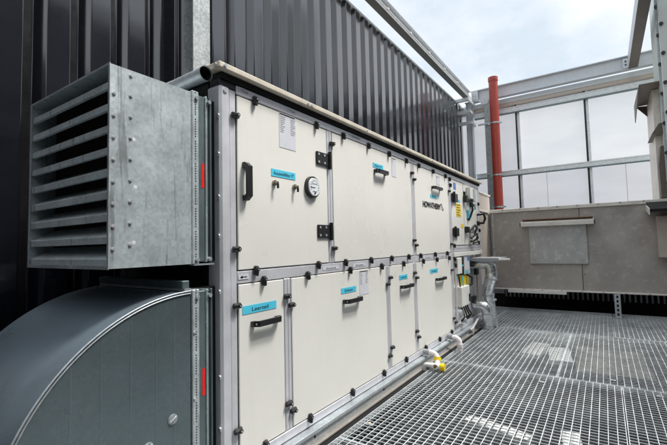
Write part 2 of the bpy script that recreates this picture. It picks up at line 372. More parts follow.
# ------------------------------------------------------------------ long metal cabinet across the back
cab = empty('metal_cabinet', (0, 8.5, .38), 'long blotchy grey brown metal cabinet raised above the grating across the back', 'cabinet')
MB().box((-1.705, 7.705, .40), (3.2, 9.4, 1.79), 'cab').build('casing', cab)
q = MB().bbox((-1.72, 7.68, 1.79), (3.2, 9.42, 1.822), 'strip', .004).box((-1.72, 7.675, 1.765), (3.2, 7.704, 1.79), 'strip'); q.build('top_flange', cab)
q = MB().bbox((-1.72, 7.68, .375), (3.2, 9.42, .40), 'strip', .004); q.build('bottom_flange', cab)
MB().box((-1.69, 7.696, .41), (-1.665, 7.7045, 1.765), 'cab2').build('corner_flange', cab)
MB().box((-.325, 7.697, .41), (-.315, 7.7045, 1.765), 'tan_dark').build('sheet_joint', cab)
MB().box((-1.46, 7.62, .335), (-.56, 7.69, .374), 'foam').build('light_edge_strip', cab)
def scr_y(): return MB().cyl((0, 0, 0), (0, -.006, 0), .012, 'rust', 8).cyl((0, -.006, 0), (0, -.011, 0), .007, 'screw', 6)
scatter(scr_y, 'screw', cab, [(-1.5 + .29 * k, 7.679, 1.808) for k in range(9)] + [(-1.5 + .29 * k, 7.679, .388) for k in range(9)] + [(-1.678, 7.695, .5 + .2 * k) for k in range(6)] + [(-.29, 7.704, .55 + .12 * k) for k in range(3)])
MB().bbox((-1.083, 7.66, .84), (-.225, 7.704, 1.50), 'cab2', .006).build('inspection_cover', cab)
scatter(scr_y, 'cover_screw', cab, [(-1.0, 7.66, .90), (-.65, 7.66, .88), (-.30, 7.66, .90)])
q = MB().prism([(7.70, 1.60), (7.70, 1.50), (7.55, 1.50), (7.55, 1.545)], -1.19, -.12, 'strip'); q.box((-1.19, 7.545, 1.488), (-.12, 7.56, 1.552), 'strip'); q.build('rain_ledge', cab)
MB().box((-1.18, 7.60, 1.602), (-.13, 7.70, 1.612), 'rust').build('rust_bead', cab)
for x in (-1.205, -.118): MB().bbox((x, 7.545, 1.488), (x + .014, 7.60, 1.552), 'black', .003).build('end_cap', cab)
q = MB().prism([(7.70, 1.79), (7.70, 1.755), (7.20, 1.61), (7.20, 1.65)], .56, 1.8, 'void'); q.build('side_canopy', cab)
MB().prism([(7.70, 1.75), (7.70, 1.66), (7.19, 1.57), (7.19, 1.66)], .548, .56, 'strip').build('canopy_cheek', cab)
MB().bbox((.66, 7.50, .95), (1.5, 7.704, 1.56), 'tan', .006).build('side_box', cab)
# strut leg under the cabinet
lg = empty('perforated_strut', (.12, 7.68, 0), 'slotted galvanised strut leg under the metal cabinet', 'strut')
q = MB().box((.085, 7.66, .012), (.165, 7.668, .374), 'galv').box((.085, 7.668, .012), (.091, 7.71, .374), 'galv').box((.159, 7.668, .012), (.165, 7.71, .374), 'galv')
q.build('channel', lg)
for k in range(5): MB().box((.112, 7.657, .04 + k * .068), (.138, 7.6595, .078 + k * .068), 'void').build('slot', lg)
MB().bbox((.07, 7.62, 0.001), (.18, 7.74, .012), 'galv_bright', .002).build('foot_plate', lg)
# tan duct box between unit and cabinet
tb = empty('plenum_box', (-2.1, 7.1, .38), 'tan sheet metal box between the cream unit and the metal cabinet', 'duct')
MB().box((-2.6, 6.52, .40), (-1.75, 7.82, 2.09), 'tan').build('casing', tb)
MB().bbox((-2.62, 6.51, 2.09), (-1.735, 7.84, 2.115), 'strip', .003).build('top_flange', tb)
MB().bbox((-1.749, 6.53, 1.765), (-1.728, 7.66, 1.80), 'strip', .003).build('joint_flange', tb)
def scr_x(): return MB().cyl((0, 0, 0), (.008, 0, 0), .011, 'screw', 8)
scatter(scr_x, 'screw', tb, [(-1.735, 6.8 + .25 * k, 2.10) for k in range(4)] + [(-1.75, 7.68, .55 + .3 * k) for k in range(5)])

# ------------------------------------------------------------------ tall casing and hoods on the right
tc = empty('tall_casing', (1.4, 8.1, 1.83), 'tall pale green casing with black bolts at the right edge', 'casing')
MB().bbox((.845, 7.6, 1.83), (1.9, 8.6, 7.6), 'pale', .01).build('casing_body', tc)
MB().box((.82, 7.64, 1.83), (.844, 7.7, 7.6), 'galv_bright').build('edge_profile', tc)
def knob(): return MB().cyl((0, 0, 0), (0, -.022, 0), .026, 'black', 10)
scatter(knob, 'bolt', tc, [(.875, 7.6, 2.2 + .45 * k) for k in range(12)] + [(.835, 7.64, 2.05 + .45 * k) for k in range(12)])
dc = empty('duct_column', (.85, 8.6, 1.83), 'narrow beige duct column with dark hoods beside the tall pale casing', 'duct')
MB().box((.76, 8.1, 1.83), (.842, 9.1, 3.62), 'strip').build('casing', dc)
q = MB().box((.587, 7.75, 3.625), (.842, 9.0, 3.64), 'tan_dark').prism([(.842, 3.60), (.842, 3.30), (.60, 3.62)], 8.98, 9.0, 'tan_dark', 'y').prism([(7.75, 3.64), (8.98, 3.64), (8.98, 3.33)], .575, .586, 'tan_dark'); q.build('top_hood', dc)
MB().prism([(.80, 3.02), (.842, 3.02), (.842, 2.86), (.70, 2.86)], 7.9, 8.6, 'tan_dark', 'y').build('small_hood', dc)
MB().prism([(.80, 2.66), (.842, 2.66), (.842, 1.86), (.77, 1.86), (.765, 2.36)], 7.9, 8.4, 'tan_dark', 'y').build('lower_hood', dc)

# ------------------------------------------------------------------ air handling unit
au = empty('ventilation_unit', (-2.05, 3.9, 0), 'long cream ventilation unit with two tiers of doors, black latches and cyan labels', 'ventilation unit')
q = MB().box((-2.5, 1.36, .10), (-1.632, 5.0, 2.12), 'void').box((-2.5, 5.0, .10), (-1.70, 6.46, 2.12), 'alu'); q.build('casing', au)
MB().box((-2.5, 1.345, .10), (-1.70, 1.359, 2.12), 'void').build('end_panel', au)
def prof(y0, y1, z0, z1, name='frame_profile', groove=None, x=FX, mat='alu'):
    q = MB().bbox((-1.66, y0, z0), (x, y1, z1), mat, .004)
    if groove == 'v':
        ym = (y0 + y1) / 2; q.box((x - .001, ym - .002, z0 + .005), (x + .0012, ym + .002, z1 - .005), 'ink_grey')
    if groove == 'h':
        zm = (z0 + z1) / 2; q.box((x - .001, y0 + .005, zm - .002), (x + .0012, y1 - .005, zm + .002), 'ink_grey')
    return q.build(name, au)
# corner post with a step
q = MB().bbox((-1.70, 1.332, .09), (-1.592, 1.40, 2.088), 'alu', .012).bbox((-1.68, 1.40, .09), (-1.603, 1.447, 2.085), 'alu', .006)
q.build('corner_post', au)
scatter(lambda: MB().cyl((0, 0, 0), (.006, 0, 0), .013, 'screw', 10), 'post_screw', au, [(-1.592, 1.365, z) for z in (2.06,)])
scatter(lambda: MB().cyl((0, 0, 0), (0, -.008, 0), .012, 'screw', 10), 'post_screw', au, [(-1.608, 1.332, z) for z in (.35, .60, 1.02, 1.30, 1.50, 1.72, 1.92)])
prof(1.447, 6.44, 2.068, 2.118, 'top_rail', x=-1.597)
prof(1.447, 5.06, 1.050, 1.115, 'middle_rail', x=-1.603)
prof(1.447, 6.44, .098, .152, 'bottom_rail', x=-1.600)
UP = [(2.292, 2.352), (3.785, 3.855), (4.955, 5.045)]
LO = [(1.812, 1.872), (3.160, 3.218), (3.765, 3.835), (4.945, 5.045)]
for a, b_ in UP: prof(a, b_, 1.118, 2.066, 'divider_post', 'v', x=-1.601)
for a, b_ in LO: prof(a, b_, .155, 1.047, 'divider_post', 'v', x=-1.601)
prof(6.40, 6.465, .155, 2.066, 'end_post', x=-1.598)
# roof with dark recess below the drip edge
q = MB().bbox((-2.56, 1.295, 2.152), (-1.55, 6.50, 2.184), 'flash', .004); q.build('roof', au)
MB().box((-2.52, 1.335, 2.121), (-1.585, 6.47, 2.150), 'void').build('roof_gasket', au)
MB().bbox((-1.68, 1.335, 2.088), (-1.60, 1.44, 2.122), 'black', .003).build('corner_cap', au)
scatter(lambda: MB().cyl((0, 0, 0), (.007, 0, 0), .010, 'screw', 8), 'roof_screw', au, [(-1.55, y_, 2.168) for y_ in (1.33, 2.02, 2.06, 2.8, 3.5, 3.54, 4.3, 5.1, 5.14, 6.0)])
scatter(lambda: MB().cyl((0, 0, 0), (0, -.007, 0), .010, 'screw', 8), 'roof_screw', au, [(-1.58, 1.295, 2.168), (-1.9, 1.295, 2.168)])
# base channel
q = MB().prism([(-1.66, .092), (-1.555, .092), (-1.55, .086), (-1.55, .068), (-1.562, .068), (-1.575, .060), (-1.575, .006), (-1.66, .006)], 1.30, 6.5, 'galv', 'y')
q.build('base_channel', au)
q = MB().bbox((-1.66, 1.30, -.012), (-1.545, 6.5, .004), 'cab', .003); q.box((-1.545, 1.30, -.03), (-1.497, 6.5, -.014), 'black'); q.build('base_flange', au)
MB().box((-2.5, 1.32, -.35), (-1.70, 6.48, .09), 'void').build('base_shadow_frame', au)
scatter(lambda: MB().cyl((0, 0, 0), (.003, 0, 0), .009, 'black', 10), 'base_hole', au, [(-1.5755, y_, .035) for y_ in (2.05, 3.0, 4.2, 5.4)])

# --- fittings for doors
def handle_mesh(L_, vertical):
    q = MB(); h = L_ / 2
    pr = [(-h, 0), (-h, .020), (-h + .022, .046), (h - .022, .046), (h, .020), (h, 0), (h - .026, 0), (h - .026, .016), (h - .034, .026), (-h + .034, .026), (-h + .026, .016), (-h + .026, 0)]
    w2 = .014
    def P(t, d, s_): return (d, s_, t) if vertical else (d, t, s_)
    n_ = len(pr); vs = [P(t, d, -w2) for t, d in pr] + [P(t, d, w2) for t, d in pr]
    # side faces as quads so the bridge shape stays clean
    pairs = [(0, 1, 10, 11), (1, 2, 9, 10), (2, 3, 8, 9), (3, 4, 7, 8), (4, 5, 6, 7)]
    fs = [p for p in pairs] + [tuple(i + n_ for i in p[::-1]) for p in pairs]
    fs += [(i, (i + 1) % n_, (i + 1) % n_ + n_, i + n_) for i in range(n_)]
    q.add(vs, fs, 'black')
    for e in (-h + .012, h - .012): q.cyl(P(e, .02, 0), P(e, .034, 0), .006, 'ink_grey', 8)
    return q
def add_handle(door, y, z, L_=.19, vertical=False):
    o = handle_mesh(L_, vertical).build('handle', door, (0, 0, 0)); place(o, (FX + .002, y, z), door)
    bv = o.modifiers.new('b', 'BEVEL'); bv.width = .004; bv.segments = 2; return o
def add_label(door, y0, y1, z0, z1, txt, mat='cyan', h=None, tilt=0, ink='ink', x=None):
    x = (FX + .001) if x is None else x
    q = MB(); q.box((x, y0, z0), (x + .0015, y1, z1), mat)
    if txt: q.text(txt, (x + .0016, (y0 + y1) / 2, (z0 + z1) / 2), YR, ZU, h or (z1 - z0) * .46, ink, w=min((y1 - y0) * .84, len(txt) * (z1 - z0) * .36))
    return q.build('label_plate', door)
def add_paper(door, y0, y1, z0, z1, rows=9, cols=2):
    x = FX + .001; q = MB().box((x, y0, z0), (x + .001, y1, z1), 'paper'); W = y1 - y0; H = z1 - z0
    q.box((x + .001, y0 + W * .03, z1 - H * .055), (x + .0018, y1 - W * .05, z1 - H * .02), 'ink')
    rnd = random.Random(int(y0 * 100))
    for r_ in range(rows):
        zz = z1 - H * (.11 + r_ * .055)
        for c_ in range(cols):
            a = y0 + W * (.06 + c_ * .62); ln = W * rnd.uniform(.15, .30)
            q.box((x + .001, a, zz - H * .010), (x + .0018, a + ln, zz + H * .008), 'ink_grey')
    return q.build('info_sheet', door)
def door(y0, y1, z0, z1, name='door', x=FX, mat='cream'):
    g = .006
    q = MB().box((-1.64, y0 - .001, z0 - .001), (x - .007, y1 + .001, z1 + .001), 'rubber')
    q.bbox((-1.63, y0 + g, z0 + g), (x, y1 - g, z1 - g), mat, .003)
    return q.build(name, au, (x, (y0 + y1) / 2, z0))
U1 = door(1.447, 2.292, 1.115, 2.068); U2 = door(2.352, 3.785, 1.115, 2.068); U3 = door(3.855, 4.955, 1.115, 2.068)
L1 = door(1.447, 1.812, .152, 1.050); L2 = door(1.872, 3.160, .152, 1.050); L3 = door(3.218, 3.765, .152, 1.050); L4 = door(3.835, 4.945, .152, 1.050)
for d_, t_ in ((U1, 'upper door with gauge and upright handle'), (U2, 'wide upper door'), (U3, 'upper door with black lettering'), (L1, 'narrow lower door nearest the elbow duct'), (L2, 'wide lower door'), (L3, 'narrow lower door in the middle'), (L4, 'lower door beside the pipework')): d_['label'] = t_
add_handle(U1, 1.50, 1.597, .205, True); add_handle(L1, 1.644, .825, .215); add_handle(L2, 2.567, .826, .235)
add_handle(U2, 3.093, 1.868, .215); add_handle(L3, 3.56, .835, .25); add_handle(L4, 4.515, .826, .28); add_handle(U3, 4.50, 1.875, .28)
add_label(U1, 1.712, 1.932, 1.658, 1.702, 'Aussenluftfilter F7'); add_label(L1, 1.476, 1.738, .884, .928, 'Leerteil')
add_label(L2, 2.43, 2.64, .885, .925, 'Erhitzer'); add_label(L3, 3.42, 3.61, .903, .945, 'Leerteil'); add_label(L4, 4.22, 4.47, .905, .950, 'Ventilator')
add_label(U2, 2.97, 3.16, 1.90, 1.94, 'Filter F7'); add_label(U3, 4.31, 4.53, 1.755, 1.795, 'Ventilator')
add_paper(U1, 1.788, 1.942, 1.845, 2.062); add_paper(L2, 2.695, 2.835, .845, 1.035); add_paper(U2, 3.335, 3.425, 1.868, 2.045, 3, 1); add_paper(U3, 4.53, 4.65, 1.93, 2.03, 3, 1)
# lettering HOWATHERM with its mark
q = MB()
for dy, dz in ((0, 0), (.008, 0), (.004, .004), (.004, -.004), (.004, 0)): q.text('HOWATHERM', (FX + .001 + dy * .05, 4.345 + dy, 1.668 + dz), YR, ZU, .062, 'ink', w=.54)
def arc(cx, cz, r, a0, a1, n_=10): return [(cx + r * math.cos(R(a0 + (a1 - a0) * i / n_)), cz + r * math.sin(R(a0 + (a1 - a0) * i / n_))) for i in range(n_ + 1)]
def band(pts_o, pts_i): 
    n_ = len(pts_o); vs = [(FX + .003, a, b) for a, b in pts_o] + [(FX + .003, a, b) for a, b in pts_i]
    q.add(vs, [(i, i + n_, i + 1 + n_, i + 1) for i in range(n_ - 1)], 'ink')
band(arc(4.665, 1.682, .030, -60, 190), arc(4.665, 1.682, .018, -60, 190)); band(arc(4.715, 1.658, .030, 120, 370), arc(4.715, 1.658, .018, 120, 370))
q.build('lettering', U3)
# gauge
q = MB(); gc = Vector((FX, 2.097, 1.630)); q.cyl(gc, gc + Vector((.022, 0, 0)), .074, 'black', 40, .071)
q.cyl(gc + Vector((.0221, 0, 0)), gc + Vector((.0312, 0, 0)), .061, 'dial', 40, .059)
for k in range(11):
    a = R(205 - 23 * k); u = Vector((0, math.cos(a), math.sin(a))); p = gc + Vector((.0325, 0, 0)); t_ = Vector((0, -math.sin(a), math.cos(a))) * .0015
    q.add([p + u * .036 - t_, p + u * .036 + t_, p + u * .048 + t_, p + u * .048 - t_], [(0, 1, 2, 3), (3, 2, 1, 0)], 'ink')
q.box(gc + Vector((.0318, -.045, -.006)), gc + Vector((.0335, .004, -.003)), 'ink'); q.box(gc + Vector((.0312, -.022, -.034)), gc + Vector((.0325, .022, -.027)), 'ink_grey'); q.box(gc + Vector((.0312, -.028, .018)), gc + Vector((.0325, .028, .023)), 'ink_grey')
q.cyl(gc + Vector((.031, 0, -.042)), gc + Vector((.036, 0, -.042)), .006, 'black', 10)
q.build('pressure_gauge', U1)
def nipple(): return MB().cyl((0, 0, 0), (.012, 0, 0), .017, 'brass', 14).cyl((.012, 0, 0), (.032, 0, -.002), .009, 'brass', 12).tube([(.026, 0, 0), (.032, 0, -.012), (.030, .002, -.034)], .007, 'black', 10)
scatter(nipple, 'test_nipple', U1, [(FX, 1.735, 1.617), (FX, 1.919, 1.613)])
# hinges
def hinge():
    q = MB().bbox((0, -.150, -.045), (.012, -.012, .045), 'black', .003)
    q.cyl((.014, 0, -.062), (.014, 0, .062), .013, 'black', 14); q.bbox((0, .010, -.045), (.012, .030, .045), 'black', .003)
    for yy in (-.128, -.060):
        for zz in (-.027, .027): q.cyl((.012, yy, zz), (.0145, yy, zz), .008, 'screw', 10)
    return q
scatter(hinge, 'hinge', U1, [(FX, 2.305, 1.843), (FX, 2.305, 1.338)])
# latches: lying ones on the posts, upright ones on the rails
def latch():
    q = MB().bbox((0, -.026, -.015), (.018, .026, .015), 'black', .005); q.cyl((.014, .006, 0), (.030, .006, 0), .014, 'black', 12, .011)
    q.bbox((.012, -.030, -.010), (.026, .008, .010), 'black', .004); q.cyl((.030, .006, 0), (.0315, .006, 0), .005, 'screw', 8); return q
HZ = [(1.432, 1.232), (1.432, 1.945), (2.345, 1.974), (2.346, 1.219), (1.432, .938), (1.827, .941), (1.868, .884), (3.225, .941), (3.170, .888), (1.432, .307), (1.827, .312), (1.868, .258), (3.222, .329), (3.172, .267), (3.792, 1.962), (3.845, 1.902), (4.965, 1.893), (3.792, 1.272), (3.842, 1.222), (3.775, .945), (3.828, .892), (4.975, 1.222), (4.955, .897), (3.825, .298), (3.780, .364), (4.955, .30), (5.03, .24)]
VT = [(1.578, 2.066), (2.159, 2.066), (2.50, 2.066), (2.889, 2.066), (3.275, 2.066), (3.658, 2.066), (3.978, 2.066), (4.407, 2.066), (4.835, 2.066), (5.0, 2.05)]
VM = [(y_, 1.112) for y_ in (1.572, 2.15, 2.49, 2.88, 3.262, 3.643, 3.949, 4.382, 4.798)] + [(y_, 1.052) for y_ in (1.631, 2.032, 2.551, 3.064, 3.515, 4.014, 4.429, 4.865)] + [(y_, .156) for y_ in (1.629, 2.029, 2.54, 3.049, 3.504, 3.997, 4.421, 4.85)]
l0 = scatter(latch, 'latch', au, [(FX, a, b_) for a, b_ in HZ])
for a, b_ in VT + VM: dup(l0, (FX + (.002 if (a, b_) in VT else 0), a, b_), au, (R(90 + random.uniform(-8, 8)), 0, 0))
# rail stickers
def sticker(y0, y1, z0, z1, txt, x):
    q = MB().box((x, y0, z0), (x + .0015, y1, z1), 'paper'); q.text(txt, (x + .0016, (y0 + y1) / 2, (z0 + z1) / 2), YR, ZU, (z1 - z0) * .5, 'ink', w=(y1 - y0) * .6); q.build('rail_sticker', au)
q = MB().box((-1.6015, 1.452, 1.070), (-1.6, 1.525, 1.096), 'paper').box((-1.6, 1.475, 1.081), (-1.5988, 1.512, 1.085), 'ink').add([(-1.5985, 1.463, 1.083), (-1.5985, 1.480, 1.091), (-1.5985, 1.480, 1.075)], [(0, 1, 2), (2, 1, 0)], 'ink'); q.build('rail_sticker', au)
sticker(2.215, 2.41, 1.070, 1.094, 'Einzelteil', -1.6025); sticker(2.61, 2.80, 1.070, 1.094, 'Einzelteil', -1.6025); sticker(4.05, 4.30, 1.072, 1.094, 'Einzelteil', -1.6025); sticker(4.55, 4.74, 1.072, 1.094, 'Einzelteil', -1.6025)
sticker(1.46, 1.545, 2.082, 2.108, 'Teil', -1.5965); sticker(1.86, 1.95, 2.082, 2.104, 'Teil', -1.5965); sticker(2.60, 2.78, 2.082, 2.106, 'Einzelteil', -1.5965); sticker(3.73, 3.93, 2.082, 2.106, 'Einzelteil', -1.5965)

# --- far section with controls (upper)
U4 = door(5.045, 5.60, 1.20, 2.068); U5 = door(5.605, 6.40, 1.20, 2.068)
U4['label'] = 'small upper door with yellow warning sticker'; U5['label'] = 'last upper door with actuator and black hoses'
prof(5.05, 6.40, 1.120, 1.195, 'inner_rail', 'h', x=-1.604); prof(5.05, 6.46, 1.055, 1.112, 'middle_rail', x=-1.585, mat='cream_light')
def bighinge(): return MB().bbox((0, -.10, -.055), (.03, .10, .055), 'black', .006).cyl((.03, -.07, -.07), (.03, -.07, .07), .018, 'black', 10)
scatter(bighinge, 'hinge', U4, [(FX, 5.16, 1.825), (FX, 5.16, 1.375)])
add_label(U4, 5.25, 5.43, 1.785, 1.815, '', 'cyan'); 
q = MB().box((FX + .001, 5.25, 1.585), (FX + .0025, 5.455, 1.76), 'yellab')
for k in range(5): q.box((FX + .0025, 5.275, 1.735 - k * .033), (FX + .0032, 5.275 + (.15, .12, .15, .10, .13)[k], 1.745 - k * .033), 'ink')
q.build('warning_sticker', U4)
add_label(U4, 5.445, 5.56, 1.44, 1.49, '', 'yellab'); add_label(U4, 5.17, 5.27, 1.94, 2.03, '', 'bluelab'); add_label(U5, 6.06, 6.24, 1.735, 1.775, '', 'cyan')
q = MB().bbox((FX, 5.74, 1.86), (FX + .06, 5.90, 2.03), 'cream_light', .006).bbox((FX, 5.93, 1.83), (FX + .055, 6.05, 2.03), 'galv', .006).cyl((FX + .04, 5.99, 1.80), (FX + .04, 5.99, 1.72), .028, 'galv', 12).bbox((FX, 5.905, 1.75), (FX + .045, 5.928, 2.03), 'black', .003); q.build('actuator', U5)
q = MB().bbox((FX, 5.58, 1.80), (FX + .05, 5.68, 1.90), 'black', .008).tube([(FX + .04, 5.66, 1.84), (FX + .07, 5.78, 1.80), (FX + .06, 5.84, 1.70), (FX + .03, 5.80, 1.60), (FX + .01, 5.78, 1.55)], .014, 'black').tube([(FX + .04, 5.95, 1.75), (FX + .06, 5.88, 1.72), (FX + .03, 5.83, 1.66)], .009, 'cyan'); q.bbox((FX, 5.74, 1.58), (FX + .02, 5.80, 1.70), 'cyan', .003); q.build('hose', U5)
q = MB().bbox((FX, 5.60, 1.37), (FX + .05, 5.70, 1.46), 'black', .008)
q.tube([(FX + .03, 5.72, 1.40), (FX + .08, 5.85, 1.48), (FX + .07, 5.98, 1.44), (FX + .02, 6.02, 1.36)], .016, 'black').tube([(FX + .03, 5.80, 1.30), (FX + .08, 5.92, 1.36), (FX + .07, 6.02, 1.30), (FX + .03, 5.92, 1.25), (FX + .03, 5.80, 1.25)], .015, 'black').cyl((FX, 5.88, 1.41), (FX + .05, 5.88, 1.41), .045, 'galv', 14); q.tube([(FX + .03, 6.10, 1.32), (FX + .06, 6.04, 1.24), (FX + .03, 5.9, 1.22)], .012, 'black'); q.build('hose', U5)
q = MB().tube([(FX, 6.30, 1.66), (FX + .09, 6.34, 1.67), (FX + .10, 6.37, 1.60), (FX + .08, 6.34, 1.53), (FX, 6.28, 1.53)], .02, 'black').bbox((FX, 6.26, 1.49), (FX + .03, 6.34, 1.56), 'black', .004); q.build('handle', U5)
for (a, b_) in [(5.02, 1.975), (5.62, 1.93), (6.36, 1.83), (6.36, 1.42), (6.30, 1.235), (5.09, 1.20), (5.08, 1.03), (5.10, .95)]: dup(l0, (FX, a, b_), au, (R(90), 0, 0))
# --- far section with controls (lower)
bp_ = MB().bbox((-1.70, 5.05, .155), (-1.665, 6.40, 1.05), 'cream', .003).box((-1.664, 5.84, .16), (-1.63, 5.87, 1.05), 'alu').box((-1.664, 6.12, .16), (-1.62, 6.17, 1.05), 'alu').box((-1.664, 6.27, .16), (-1.62, 6.31, 1.05), 'tan').build('back_panel', au)
q = MB().bbox((-1.664, 5.13, .83), (-1.57, 5.31, 1.04), 'cream_light', .006); q.build('junction_box', au)
q = MB().bbox((-1.664, 5.34, .80), (-1.59, 5.47, 1.04), 'black', .006).box((-1.59, 5.36, .92), (-1.588, 5.44, .94), 'cyan'); q.build('terminal_block', au)
q = MB().bbox((-1.664, 5.52, .80), (-1.60, 5.78, 1.055), 'cream_light', .004).box((-1.60, 5.53, .86), (-1.598, 5.77, 1.05), 'paper').box((-1.598, 5.66, .98), (-1.597, 5.76, 1.04), 'bluelab').box((-1.598, 5.54, .81), (-1.597, 5.70, .85), 'cyan'); q.build('control_box', au)
q = MB().bbox((-1.664, 5.48, .60), (-1.62, 5.76, .785), 'yellow', .004).tube([(-1.61, 5.66, .79), (-1.56, 5.72, .74), (-1.56, 5.70, .66), (-1.61, 5.62, .62)], .016, 'black'); q.build('yellow_panel', au)
q = MB().bbox((-1.664, 5.22, .40), (-1.56, 5.58, .655), 'cream_light', .006).bbox((-1.56, 5.53, .44), (-1.545, 5.57, .54), 'black', .003); q.build('junction_box', au)
q = MB()
for k, (ya, yb) in enumerate([(5.30, 5.22), (5.38, 5.36), (5.46, 5.50), (5.54, 5.60)]):
    q.tube([(-1.60, ya, .40), (-1.58, ya + .02, .33), (-1.56, (ya + yb) / 2 + .04, .26), (-1.58, yb, .22), (-1.62, yb + .03, .18)], .011, 'black', 8)
q.tube([(-1.60, 5.10, .95), (-1.60, 5.12, .6), (-1.60, 5.10, .25)], .012, 'pvc', 8).tube([(-1.61, 5.40, .80), (-1.59, 5.40, .72), (-1.60, 5.44, .65)], .01, 'cyan', 8)
q.tube([(-1.59, 5.20, .83), (-1.58, 5.20, .75), (-1.59, 5.26, .66)], .010, 'black', 8); q.build('cable', au)
q = MB().cyl((-1.63, 5.18, .33), (-1.55, 5.18, .33), .045, 'galv', 14).cyl((-1.60, 5.16, .20), (-1.60, 5.16, .34), .03, 'pvc', 12).cyl((-1.60, 5.30, .22), (-1.54, 5.30, .22), .035, 'galv', 12).cyl((-1.59, 5.0, .20), (-1.59, 5.4, .20), .018, 'galv', 10); q.build('valve', au)
scatter(lambda: MB().bbox((0, -.06, -.045), (.05, .06, .045), 'black', .006), 'clasp', au, [(-1.62, 5.90, .93), (-1.62, 5.90, .42), (-1.62, 6.10, .80)])
q = MB().bbox((-1.60, 5.86, .985), (-1.20, 6.30, 1.012), 'cab2', .004).box((-1.60, 5.84, .965), (-1.22, 5.858, 1.01), 'ink_grey').bbox((-1.22, 5.82, .98), (-1.08, 5.86, 1.005), 'strip', .004); q.build('shelf_bracket', au)
q = MB().bbox((-1.56, 5.50, .05), (-1.535, 5.66, .075), 'pvc', .004).cyl((-1.545, 5.58, -.02), (-1.545, 5.58, .06), .014, 'pvc', 10).tube([(-1.545, 5.58, .06), (-1.545, 5.85, .14), (-1.55, 6.1, .16)], .013, 'pvc', 10); q.build('drain_line', au)

# ------------------------------------------------------------------ insulated pipes
def foil(path, r=.068):
    q = MB(); P = [Vector(p) for p in path]; out = []; rs = []
    for i in range(len(P) - 1):
        L_ = (P[i + 1] - P[i]).length; k_ = max(2, int(L_ / .012))
        for j in range(k_):
            out.append(P[i].lerp(P[i + 1], j / k_)); rs.append(r * random.uniform(.992, 1.01))
    out.append(P[-1]); rs.append(r)
    q.tube(out, rs, 'foil', 22); return q
def bend(p0, p1, p2, r, n_=7):
    p0, p1, p2 = map(Vector, (p0, p1, p2)); a = p1 + (p0 - p1).normalized() * r; c = p1 + (p2 - p1).normalized() * r
    return [a.lerp(p1, t / n_).lerp(p1.lerp(c, t / n_), t / n_) for t in range(n_ + 1)]
up_ = empty('insulated_pipe', (-1.40, 6.12, 0), 'upper foil wrapped pipe bending down from under the shelf bracket', 'pipe', 'foil wrapped pipes at the far end of the unit')
pth = [(-1.66, 6.05, .925)] + bend((-1.66, 6.05, .925), (-1.37, 6.05, .925), (-1.37, 6.05, .78), .09) + bend((-1.37, 6.05, .80), (-1.37, 6.06, .72), (-1.46, 6.14, .56), .05) + bend((-1.40, 6.08, .66), (-1.46, 6.14, .52), (-1.42, 6.17, .30), .06) + [(-1.42, 6.2, .0)]
foil(pth, .082).build('foil_jacket', up_)
q = MB()
for (p, d) in [((-1.37, 6.05, .80), (0, 0, 1)), ((-1.38, 6.06, .71), (.25, -.1, 1)), ((-1.44, 6.12, .58), (.5, -.4, 1)), ((-1.45, 6.15, .46), (-.1, -.1, 1)), ((-1.43, 6.17, .38), (-.1, -.1, 1))]:
    p = Vector(p); d = Vector(d).normalized() * .008; MB().cyl(p - d, p + d, .087, 'galv', 22).build('clamp_band', up_)
lo_ = empty('insulated_pipe', (-1.44, 6.0, 0), 'lower foil wrapped pipe elbowing down into the grating', 'pipe', 'foil wrapped pipes at the far end of the unit')
pth = [(-1.66, 5.97, .335)] + bend((-1.66, 5.97, .335), (-1.435, 5.97, .335), (-1.435, 5.97, .15), .11) + [(-1.435, 5.97, -.02)]
foil(pth, .07).build('foil_jacket', lo_)
q = MB()
for (p, d) in [((-1.56, 5.97, .335), (1, 0, 0)), ((-1.435, 5.97, .215), (0, 0, 1)), ((-1.435, 5.97, .01), (0, 0, 1))]:
    p = Vector(p); d = Vector(d).normalized() * .008; MB().cyl(p - d, p + d, .0745, 'galv', 22).build('clamp_band', lo_)

# ------------------------------------------------------------------ drain traps
t1 = empty('drain_trap', (-1.45, 3.85, 0), 'white plastic drain trap with two yellow unions by the base of the unit', 'drain trap')
MB().cyl((-1.58, 3.915, .135), (-1.515, 3.91, .135), .030, 'greypvc', 18).build('stub', t1)
q = MB().tube([(-1.53, 3.91, .135)] + bend((-1.53, 3.91, .135), (-1.43, 3.89, .135), (-1.42, 3.86, .08), .05) + [(-1.42, 3.87, .09)], .024, 'pvc', 16)
q.cyl((-1.515, 3.91, .135), (-1.49, 3.905, .135), .030, 'pvc', 18)
q.tube([(-1.42, 3.87, .10), (-1.412, 3.82, .045)], .026, 'pvc', 16).cyl((-1.46, 3.80, .042), (-1.37, 3.80, .042), .029, 'pvc', 18)
q.tube([(-1.46, 3.80, .042)] + bend((-1.46, 3.80, .042), (-1.535, 3.80, .045), (-1.535, 3.80, -.05), .04) + [(-1.535, 3.80, -.2)], .023, 'pvc', 16)
q.cyl((-1.415, 3.80, .042), (-1.41, 3.765, .045), .026, 'pvc', 18); q.build('trap_body', t1)
MB().cyl((-1.4105, 3.7655, .045), (-1.41, 3.7635, .045), .018, 'socket', 18).build('open_socket', t1)
MB().cyl((-1.423, 3.875, .108), (-1.421, 3.862, .078), .036, 'yellow', 18).build('union_nut', t1)
MB().cyl((-1.37, 3.80, .042), (-1.335, 3.80, .040), .036, 'yellow', 18).cyl((-1.335, 3.80, .040), (-1.328, 3.80, .040), .030, 'yellow', 18).build('end_cap', t1)
t2 = empty('drain_pipe', (-1.48, 4.65, 0), 'white plastic drain elbow beyond the yellow trap', 'drain pipe')
MB().cyl((-1.58, 4.67, .14), (-1.52, 4.66, .14), .034, 'greypvc', 18).build('stub', t2)
